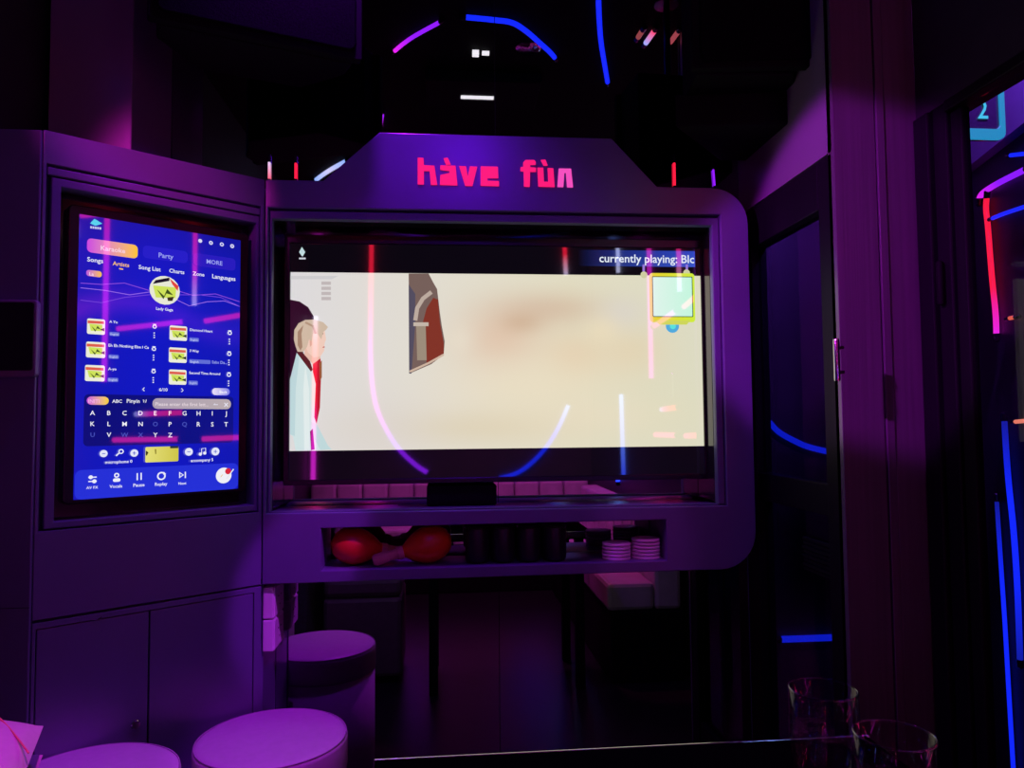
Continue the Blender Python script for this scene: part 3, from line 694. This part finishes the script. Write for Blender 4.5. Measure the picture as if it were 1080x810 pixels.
# ------------------------------------------------------------------ speakers
def speaker(plan, base_z, h, fpts, label, lower=None):
    s = root('loudspeaker', label, 'loudspeaker', (plan[0][0], plan[0][1], base_z), 'loudspeakers under the ceiling')
    w = MB(); P = plan
    if sum(P[i][0]*P[(i+1) % len(P)][1]-P[(i+1) % len(P)][0]*P[i][1] for i in range(len(P))) < 0: P = P[::-1]
    prism(w, P, base_z, base_z+h, M_matte)
    if lower: prism(w, lower, lower_z, base_z-.001, M_matte)
    w.build('cabinet', s, bevel=.006)
    a, b = Vector(fpts[0]), Vector(fpts[1]); e = (b-a).normalized(); n = e.cross(ZA)
    if n.dot(CAM-a) < 0: n = -n
    L = (b-a).length; fr = (Vector((a.x, a.y, 0)), e, ZA, n)
    plate('baffle', rrect(-.02, base_z+.004, L+.02, base_z+h, .008), [], -.004, .022, fr, M_matte, s, .003)
    plate('grille', rrect(.0, base_z+.022, L, base_z+h-.02, .02), [], .022, .032, fr, M_grille, s, .003)
    c = sum((Vector((p[0], p[1], 0)) for p in P), Vector())/len(P)
    w = MB(); lathe(w, [(.03, 0), (.03, .008), (.012, .012), (.012, CEIL-base_z-h-.012), (.045, CEIL-base_z-h-.008), (.045, CEIL-base_z-h)], M_black, (c.x, c.y, base_z+h), n=20); w.build('ceiling_bracket', s, auto=.6)
zb, lower_z = 2.12, 2.026
pl = [onZ(p[0], p[1], zb) for p in ((735, 79), (836, 79), (845, 110), (720, 110))]
lo = [onZ(p[0], p[1], lower_z) for p in ((712, 134), (760, 170), (810, 170), (845, 130))]
lo = [(p.x, min(p.y, MIR-.012)) for p in lo]
if sum(lo[i][0]*lo[(i+1) % 4][1]-lo[(i+1) % 4][0]*lo[i][1] for i in range(4)) < 0: lo = lo[::-1]
speaker([(p.x, min(p.y, MIR-.012)) for p in pl], zb, .32, (onZ(737, 78, zb), onZ(893, 75, zb)), 'black loudspeaker above the dark door, under the ceiling', lo)
zl = onY(372, 70, -.22).z
fa, fb = onZ(165, 26, zl), onZ(372, 68, zl)
e = (fb-fa).normalized(); nb = Vector((-e.y, e.x, 0))
pl = [fa, fb, fb+nb*.07-e*.005, fb+nb*.20-e*.10, fa+nb*.20+e*.10, fa+nb*.07]
speaker([(p.x, min(p.y, MIR-.012)) for p in pl], zl, .34, (fa, fb), 'black loudspeaker above the angled touch screen console, under the ceiling')

# ------------------------------------------------------------------ neon
RED, PINK, MAG = (1, .012, .05), (1, .02, .35), (.85, .02, .8)
PUR, BLU, LBL = (.28, .012, 1), (.006, .022, 1), (.25, .45, 1)
WHT = (.6, .6, .9)
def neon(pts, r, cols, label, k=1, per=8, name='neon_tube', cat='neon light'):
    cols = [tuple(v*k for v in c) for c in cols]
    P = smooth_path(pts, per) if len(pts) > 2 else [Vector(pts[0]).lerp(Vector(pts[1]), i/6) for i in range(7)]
    o = root(name, label, cat, tuple(P[0]), 'neon tubes in the corridor' if 'corridor' in label or 'dark door' in label else 'neon tubes around the room')
    w = MB(); tube(w, P, r, M_neon, cols); w.build('tube', o, smooth=True)
    for a, b in ((P[0], P[1]), (P[-1], P[-2])):
        d = (a-b).normalized(); w = MB(); lathe(w, [(r*1.15, -.012), (r*1.15, .010), (r*.6, .014)], M_black, a, d, 12); w.build('end_cap', o)
def bk(px, py): p = bounce(px, py, 0, 1, BACK+.016); return p               # on the rear wall, via the television glass
def rw(px, py): return bounce(px, py, 0, 0, RIGHT-.012)                      # on the right wall, via the television glass
def cl_(px, py): return bounce(px, py, MIR, 2, CEIL-.009)                    # on the ceiling, via the mirror
def top(p, z=CEIL-.03): return Vector((p.x, p.y, z))
n1 = [top(bk(392, 258))]+[bk(*p) for p in ((391,330),(391,380),(394,415),(401,440),(418,470),(438,490),(452,499))]
neon(n1, .017, [RED, RED, PINK, MAG, MAG, PUR, PUR], 'long neon tube turning from red to violet, curving across the television near its middle')
neon([bk(*p) for p in ((525,505),(545,499),(562,487),(578,469),(590,449),(600,426))], .016, [BLU, BLU, BLU, LBL], 'curved blue neon tube mirrored at the bottom of the television')
neon([rw(*p) for p in ((655,414),(658,512))], .013, [LBL, BLU], 'straight upright blue neon tube mirrored low on the television')
neon([bk(333,332), bk(330,511)], .018, [WHT, RED, RED, MAG, MAG], 'red to magenta upright neon tube mirrored over the person on the television')
t = bk(595, 262); neon([top(t), bk(597, 292)], .016, [RED, RED, WHT], 'short red neon tube mirrored in the black strip above the video, left of the caption')
t = rw(651, 262); neon([top(t), rw(652, 290)], .012, [LBL, WHT], 'short white neon tube mirrored at the top of the television beside the caption')
# verticals and bars on the right-hand wall, mirrored in the touch screen and the television
def pr(px, py):                                                            # on the right wall, via the touch screen
    P = onP(px, py, JP-PN*.027, PN); d = ray(px, py); d = d-PN*(2*d.dot(PN)); return P+d*((RIGHT-.012-P.x)/d.x)
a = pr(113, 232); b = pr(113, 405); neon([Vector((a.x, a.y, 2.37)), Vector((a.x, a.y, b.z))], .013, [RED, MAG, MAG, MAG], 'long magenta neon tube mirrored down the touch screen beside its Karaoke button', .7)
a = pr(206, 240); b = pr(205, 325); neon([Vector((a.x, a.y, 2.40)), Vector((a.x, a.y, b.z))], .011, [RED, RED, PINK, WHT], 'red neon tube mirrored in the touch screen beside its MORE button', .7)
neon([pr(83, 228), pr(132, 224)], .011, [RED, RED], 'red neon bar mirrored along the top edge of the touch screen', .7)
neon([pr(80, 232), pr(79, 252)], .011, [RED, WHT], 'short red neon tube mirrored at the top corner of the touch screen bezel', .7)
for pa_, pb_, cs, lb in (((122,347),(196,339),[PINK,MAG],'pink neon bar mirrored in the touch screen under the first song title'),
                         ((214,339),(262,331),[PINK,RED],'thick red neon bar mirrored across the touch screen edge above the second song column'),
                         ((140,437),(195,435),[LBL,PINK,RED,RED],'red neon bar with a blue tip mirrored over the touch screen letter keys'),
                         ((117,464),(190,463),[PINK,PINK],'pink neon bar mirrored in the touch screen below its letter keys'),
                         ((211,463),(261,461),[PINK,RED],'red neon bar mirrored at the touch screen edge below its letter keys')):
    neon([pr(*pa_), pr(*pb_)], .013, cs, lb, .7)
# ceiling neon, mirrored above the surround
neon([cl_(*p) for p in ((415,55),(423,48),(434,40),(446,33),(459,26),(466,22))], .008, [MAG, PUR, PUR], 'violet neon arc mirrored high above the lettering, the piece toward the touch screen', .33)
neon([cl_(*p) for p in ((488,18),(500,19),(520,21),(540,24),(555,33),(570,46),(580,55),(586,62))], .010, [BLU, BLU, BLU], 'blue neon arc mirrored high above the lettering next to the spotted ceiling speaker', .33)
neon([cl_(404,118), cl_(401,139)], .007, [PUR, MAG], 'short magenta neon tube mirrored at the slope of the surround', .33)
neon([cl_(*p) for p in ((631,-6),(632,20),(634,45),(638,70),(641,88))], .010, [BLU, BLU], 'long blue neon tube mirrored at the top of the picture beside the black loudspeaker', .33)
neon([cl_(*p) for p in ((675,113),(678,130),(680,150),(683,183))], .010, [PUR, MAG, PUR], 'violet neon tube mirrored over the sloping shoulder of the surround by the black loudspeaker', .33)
neon([onY(711,168,.074), onY(711.5,200,.074)], .004, [RED, RED], 'red glowing rod in place of a mirrored neon line, on the surround between the slope and its rounded corner', .16)  # glowing rod added at the mirror in place of a reflected tube
neon([onY(752,175,.074), onY(754,200,.074)], .003, [PUR, PUR], 'thin dim violet rod in place of a mirrored neon line, above the rounded corner of the surround', .16)  # added rod too, drawn for a faint violet reflection
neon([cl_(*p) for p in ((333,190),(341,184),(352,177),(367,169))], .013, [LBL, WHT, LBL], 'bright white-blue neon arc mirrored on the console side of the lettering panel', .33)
neon([onY(284,167,.074), onY(284,193,.074)], .004, [WHT, RED], 'small white to red rod in place of a mirrored neon line, where the two panels meet', .16)  # reflected line built as a small rod before the mirror
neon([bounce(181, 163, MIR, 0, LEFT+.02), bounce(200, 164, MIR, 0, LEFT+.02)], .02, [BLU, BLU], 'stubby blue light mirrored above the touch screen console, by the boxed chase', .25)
neon([onY(312,168,.074), onY(312,193,.074)], .004, [RED, RED], 'small red rod in place of a mirrored neon line, between the panel corner and the white-blue arc', .16)  # another rod added where the mirror only reflects a tube
for pp, cs, lb in ((((679,30),(672,41)), [(.25,.05,.05)]*2, 'dim diagonal strip standing in for a blurred reflection by the black loudspeaker'),
                   (((692,30),(680,47)), [RED, LBL], 'red and pale blue diagonal strip standing in for a blurred reflection'),
                   (((717,31),(706,46)), [(.3,.05,.06)]*2, 'dull red diagonal strip standing in for a blurred reflection'),
                   (((735,31),(723,48)), [RED, (1,.05,.02)], 'bright red diagonal strip standing in for a blurred reflection')):
    neon([cl_(*pp[0]), cl_(*pp[1])], .010, cs, lb, .33)  # ceiling strips added where only a blurred reflection shows
# round ceiling speaker and ceiling cassette, mirrored above the lettering
c = cl_(557, 52); c.z = CEIL
rs = root('ceiling_speaker', 'round spotted ceiling speaker grille mirrored under the blue arc', 'ceiling speaker', tuple(c)); w = MB()
lathe(w, [(.05, 0), (.052, .006), (.044, .010), (0, .012)], M_chrome, c, (0, 0, -1), 32); w.build('grille', rs, auto=.6)
w = MB()
for i in range(26): a = i*2.4; rr = .008*math.sqrt(i); lathe(w, [(.0022, .0105), (.0022, .0128)], M_matte, c+Vector((rr*math.cos(a), rr*math.sin(a), 0)), (0, 0, -1), 6)
w.build('perforations', rs)
p0 = cl_(450, 104); p1 = cl_(572, 78)
ac = root('air_conditioner', 'black ceiling air conditioner with a white light bar mirrored above the lettering', 'air conditioner', ((p0.x+p1.x)/2, (p0.y+p1.y)/2, CEIL-.05))
w = box(MB(), (p0.x, min(p0.y, p1.y), CEIL-.05), (p1.x, max(p0.y, p1.y), CEIL-.001), M_matte); w.build('case', ac, bevel=.008)
a = cl_(486, 92); b = cl_(521, 91); w = MB(); box(w, (a.x, a.y-.02, CEIL-.054), (b.x, a.y+.01, CEIL-.051), M_lamp); w.build('light_bar', ac)
a = cl_(502, 56); w = MB(); box(w, (a.x-.015, a.y-.012, CEIL-.02), (a.x+.012, a.y+.012, CEIL-.001), M_lamp)
box(w, (a.x+.025, a.y-.012, CEIL-.012), (a.x+.055, a.y+.006, CEIL-.001), M_lamp)
tag(w.build('indicator_lamp'), 'pair of small white ceiling lights mirrored over the air conditioner', 'light')

# ------------------------------------------------------------------ corridor lights and sign, seen through the glass
ca = math.radians(15.6); CE = Vector((math.sin(ca), math.cos(ca), 0)); CN = Vector((-math.cos(ca), math.sin(ca), 0))
CP = CAM+ray(1031, 168)*2.3
def co(px, py, off=0): return onP(px, py, CP+CN*off, CN)
fr = (Vector((CP.x, CP.y, 0)), -CE, ZA, CN)
def cuv(px, py): p = co(px, py)-fr[0]; return p.dot(fr[1]), p.z
ua, va = cuv(1031, 168); ub, vb = cuv(1140, 60)
w = MB(); ex2 = (fr[0], -CE, CN, ZA)
struct(box(MB(), (ua-1.2, -.14, 0), (ua+1.5, -.036, CEIL), M_wall, ex2).build('wall_corridor'))
box(w, (ua-.35, -.035, va), (ua+1.45, 0, 2.74), mat('corridor_fascia', (.25, .24, .3), .4), ex2)
tag(w.build('fascia_beam'), 'blue-lit beam over the corridor carrying the glowing number', 'beam')
SY = -.30
def cuv(px, py): p = onY(px, py, SY); return p.x, p.z
fr = frontal(SY)
sg = root('number_sign', 'glowing cyan number 2 sign under the corridor ceiling behind the glass door', 'sign', tuple(onY(1032, 130, SY)))
u0s, v0s = cuv(1010, 149); u1s, v1s = cuv(1053, 90)
plate('back_plate', rrect(u0s, v0s, u1s, v1s, .022), [], .002, .012, fr, M_gloss, sg, .001)
def colour_all(o, c):
    a = o.data.color_attributes.new('Col', 'FLOAT_COLOR', 'POINT')
    for d in a.data: d.color = (*c, 1)
hx0, hz0_ = cuv(1013, 138); hx1, hz1_ = cuv(1048.5, 94)
o = plate('rim', rrect(u0s, v0s, u1s, v1s, .022), [rrect(hx0, hz0_, hx1, hz1_, .016)], .012, .02, fr, M_sign, sg, .001); colour_all(o, lin((30, 160, 205)))
vs, fs = text2d('2'); hx = [p[0] for p in vs]; hy = [p[1] for p in vs]
ub0, vb0 = cuv(1027, 127.5); ub1, vt = cuv(1037, 108)
w = MB(); w.add([fr[0]+XA*(ub0+(p[0]-min(hx))/(max(hx)-min(hx))*(ub1-ub0))+ZA*(vb0+(p[1]-min(hy))/(max(hy)-min(hy))*(vt-vb0))-YA*.016 for p in vs], fs, M_sign, [lin((70, 225, 255))]*len(vs)); w.build('numeral', sg)
w = MB(); lathe(w, [(.008, 0), (.008, CEIL-v1s-.001)], M_matte, ((u0s+u1s)/2, SY-.007, v1s), n=12); w.build('hanger', sg)
def cn(pts, r, cols, lb, off=-.024): neon([co(p[0], p[1], off) for p in pts], r, cols, lb, .18)
cn([(1033,213),(1034,207),(1040,201),(1055,192),(1085,177)], .009, [MAG, PUR, PUR], 'violet neon tube bending along the corridor ceiling below the number sign')
cn([(1064,164),(1090,161)], .006, [BLU, BLU], 'short blue neon tube in the corridor just under the blue beam')
cn([(1045,231),(1060,225),(1090,215)], .006, [BLU, BLU], 'blue neon line in the corridor under the violet bend')
cn([(1041,205),(1040,220),(1042,240),(1046,290),(1050,330),(1051,356)], .008, [RED, RED, RED, MAG], 'red to magenta upright neon tube in the corridor behind the glass door')
cn([(1059,440),(1063,500),(1069,560),(1073,620),(1076,700)], .008, [(.006,.01,.25), BLU, BLU, (.006,.012,.3)], 'tall blue neon tube low in the corridor, the one closer to the picture edge')
cn([(1051,525),(1056,600),(1060,660),(1064,730),(1069,815)], .006, [(.006,.01,.25), BLU, BLU, BLU], 'thin tall blue neon tube low in the corridor along the door edge')
cn([(1063,336),(1073,334)], .006, [(.7,.1,.06)]*2, 'small orange light in the corridor beside the red tube')
cn([(1069,445),(1090,443)], .006, [(.8,.2,.12)]*2, 'small orange light in the corridor below the first one')
def fx(px, py): return onY(px, py, .538)
neon([fx(*p) for p in ((802,436),(812,446),(822,456),(838,465),(855,472),(890,480))], .011, [BLU, BLU], 'curved blue neon tube behind the smoked glass of the dark door', .25)
neon([fx(*p) for p in ((820,674.5),(890,672))], .012, [BLU, BLU], 'short level blue light bar low behind the smoked glass of the dark door', .25)

# ------------------------------------------------------------------ seats in the rest of the room, seen in the mirror
def sofa(label, x0, y0, x1, y1, back, ztop=.74):
    s = root('sofa', label, 'sofa', ((x0+x1)/2, (y0+y1)/2, 0))
    w = box(MB(), (x0, y0, .0), (x1, y1, .329), M_matte); w.build('plinth', s, bevel=.01)
    L = (y1-y0) if back == 'x' else (x1-x0); n = max(2, round(L/.5))
    for i in range(n):
        a, b = i/n, (i+1)/n; w = MB()
        if back == 'x': box(w, (x0-.01, y0+L*a+.003, .33), (x1-.14, y0+L*b-.003, .46), M_sofa)
        else: box(w, (x0+L*a+.003, y0+.14, .33), (x0+L*b-.003, y1+.01, .46), M_sofa)
        w.build('seat_cushion', s, bevel=.02)
    w = MB(); n2 = max(2, round(L/.2))
    for i in range(n2):
        a, b = i/n2, (i+1)/n2
        if back == 'x': box(w, (x1-.14, y0+L*a+.003, .33), (x1-.01, y0+L*b-.003, ztop), M_sofa)
        else: box(w, (x0+L*a+.003, y0+.005, .33), (x0+L*b-.003, y0+.14, ztop), M_sofa)
    w.build('backrest', s, bevel=.02)
sofa('pale channelled sofa along the glass door side, mirrored under the slot shelf', .60, -3.0, RIGHT-.03, -1.12, 'x', .76)
sofa('pale channelled sofa along the rear wall, mirrored under the television', LEFT+.02, BACK+.05, RIGHT-.03, BACK+.55, 'y', .76)
ot = root('ottoman', 'low square upholstered seat mirrored below the surround near the stools', 'seat', (-.55, -1.4, 0))
M_ott = mat('wine_leather', (.12, .08, .10), .45, noise=.1, nscale=30, bump=.1)
w = box(MB(), (-.735, -1.62, .03), (-.37, -1.24, .40), M_ott); w.build('cover', ot, bevel=.02)
w = box(MB(), (-.735, -1.62, .40), (-.37, -1.24, .49), M_ott); w.build('cushion', ot, bevel=.025)
w = box(MB(), (-.71, -1.6, 0), (-.39, -1.26, .03), M_matte); w.build('base', ot)
# bench that carries the pink cushion
bn = root('bench', 'padded bench below the pink cushion with the orange seam', 'bench', (LEFT+.2, -1.75, 0))
bx1 = tip.x-.05
w = box(MB(), (LEFT+.01, -2.6, 0), (bx1, tip.y-.04, .60), M_dark_fab); w.build('base', bn, bevel=.01)
w = box(MB(), (LEFT+.01, -2.6, .60), (bx1, tip.y-.04, tip.z-.13), M_dark_fab); w.build('pad', bn, bevel=.02)

# ------------------------------------------------------------------ ceiling wash, and unseen spots added to light single things
def spot(name, loc, aim, power, col, size, blend, radius=.05):
    d = bpy.data.lights.new(name, 'SPOT'); d.energy = power; d.color = col; d.spot_size = math.radians(size); d.spot_blend = blend; d.shadow_soft_size = radius
    o = bpy.data.objects.new(name, d); COL.objects.link(o); o.location = loc
    o.rotation_euler = (Vector(aim)-Vector(loc)).to_track_quat('-Z', 'Y').to_euler(); return o
spot('ceiling_wash_lamp', (-.42, -.48, CEIL-.03), (-.42, -.25, 0), 48, (.33, .010, 1.0), 92, .7)
spot('console_fill', (-1.12, -1.5, 2.35), (-.90, -.28, 1.885), 100, (.95, .02, .75), 17, 1.0, .05)  # added spot, no such lamp known: brightens the console's upper band
spot('room_fill', (-.05, -2.0, CEIL-.03), (-.25, -.12, 1.65), 37, (.15, .006, 1.0), 44, 1.0, .12)  # violet fill without a fixture, added for the console and surround
spot('pilaster_fill', (-1.15, -1.6, 2.2), (.86, -.36, 1.57), 290, (.55, .022, .85), 21.5, .25, .03)  # unseen spot put in to light the pilaster and door header
spot('stool_fill', (-.30, -1.6, CEIL-.04), (-.583, -.315, .45), 125, (.62, .022, 1.0), 10.2, .35, .03)  # narrow added beam that brightens the stool under the sockets
spot('stool_fill', (-.30, -1.62, CEIL-.04), (-.905, -.545, .47), 125, (.62, .022, 1.0), 10.2, .35, .03)  # the same added beam for the other stool
spot('socket_fill', (.62, -1.2, CEIL-.04), (-.64, -.03, .69), 190, (.55, .03, 1.0), 7.5, .5, .02)  # slim added accent on the socket boxes, not a room fitting
spot('cushion_fill', (-.2, -1.9, CEIL-.04), tuple(tip+d1*.1+d2*.1), 130, (.9, .03, .8), 12, .5, .03)  # put in only to brighten the cushion corner
spot('sofa_fill', (.1, -2.2, CEIL-.05), (.4, -3.1, 0), 190, (.9, .06, .7), 84, .5, .05)  # added pink light over the rear so the sofas show mirrored
spot('seat_fill', (.15, -1.75, CEIL-.05), (.76, -1.32, .46), 95, (1.0, .05, .42), 17, .5, .04)  # extra pink spot, added to tint the sofa seat
spot('shelf_fill', (.15, -1.15, CEIL-.04), (.40, -.08, .86), 26, (.75, .05, .9), 9, .6, .03)  # small spot added to lift the coasters on the slot shelf
spot('corridor_blue_fill', (1.3, -.6, 2.5), tuple(co(1055, 120)), 200, (.28, .05, 1.0), 100, .6)  # unseen blue source added to colour the corridor beam
wd = bpy.data.worlds.new('world'); SC.world = wd; wd.use_nodes = True
wd.node_tree.nodes['Background'].inputs[0].default_value = (.02, .01, .03, 1); wd.node_tree.nodes['Background'].inputs[1].default_value = .02

SC.view_settings.view_transform = 'Standard'; SC.view_settings.look = 'None'
SC.view_settings.exposure = 0; SC.view_settings.gamma = 1; SC.view_settings.use_curve_mapping = False
SC.cycles.use_denoising = True
SC.cycles.max_bounces = 10; SC.cycles.transparent_max_bounces = 16
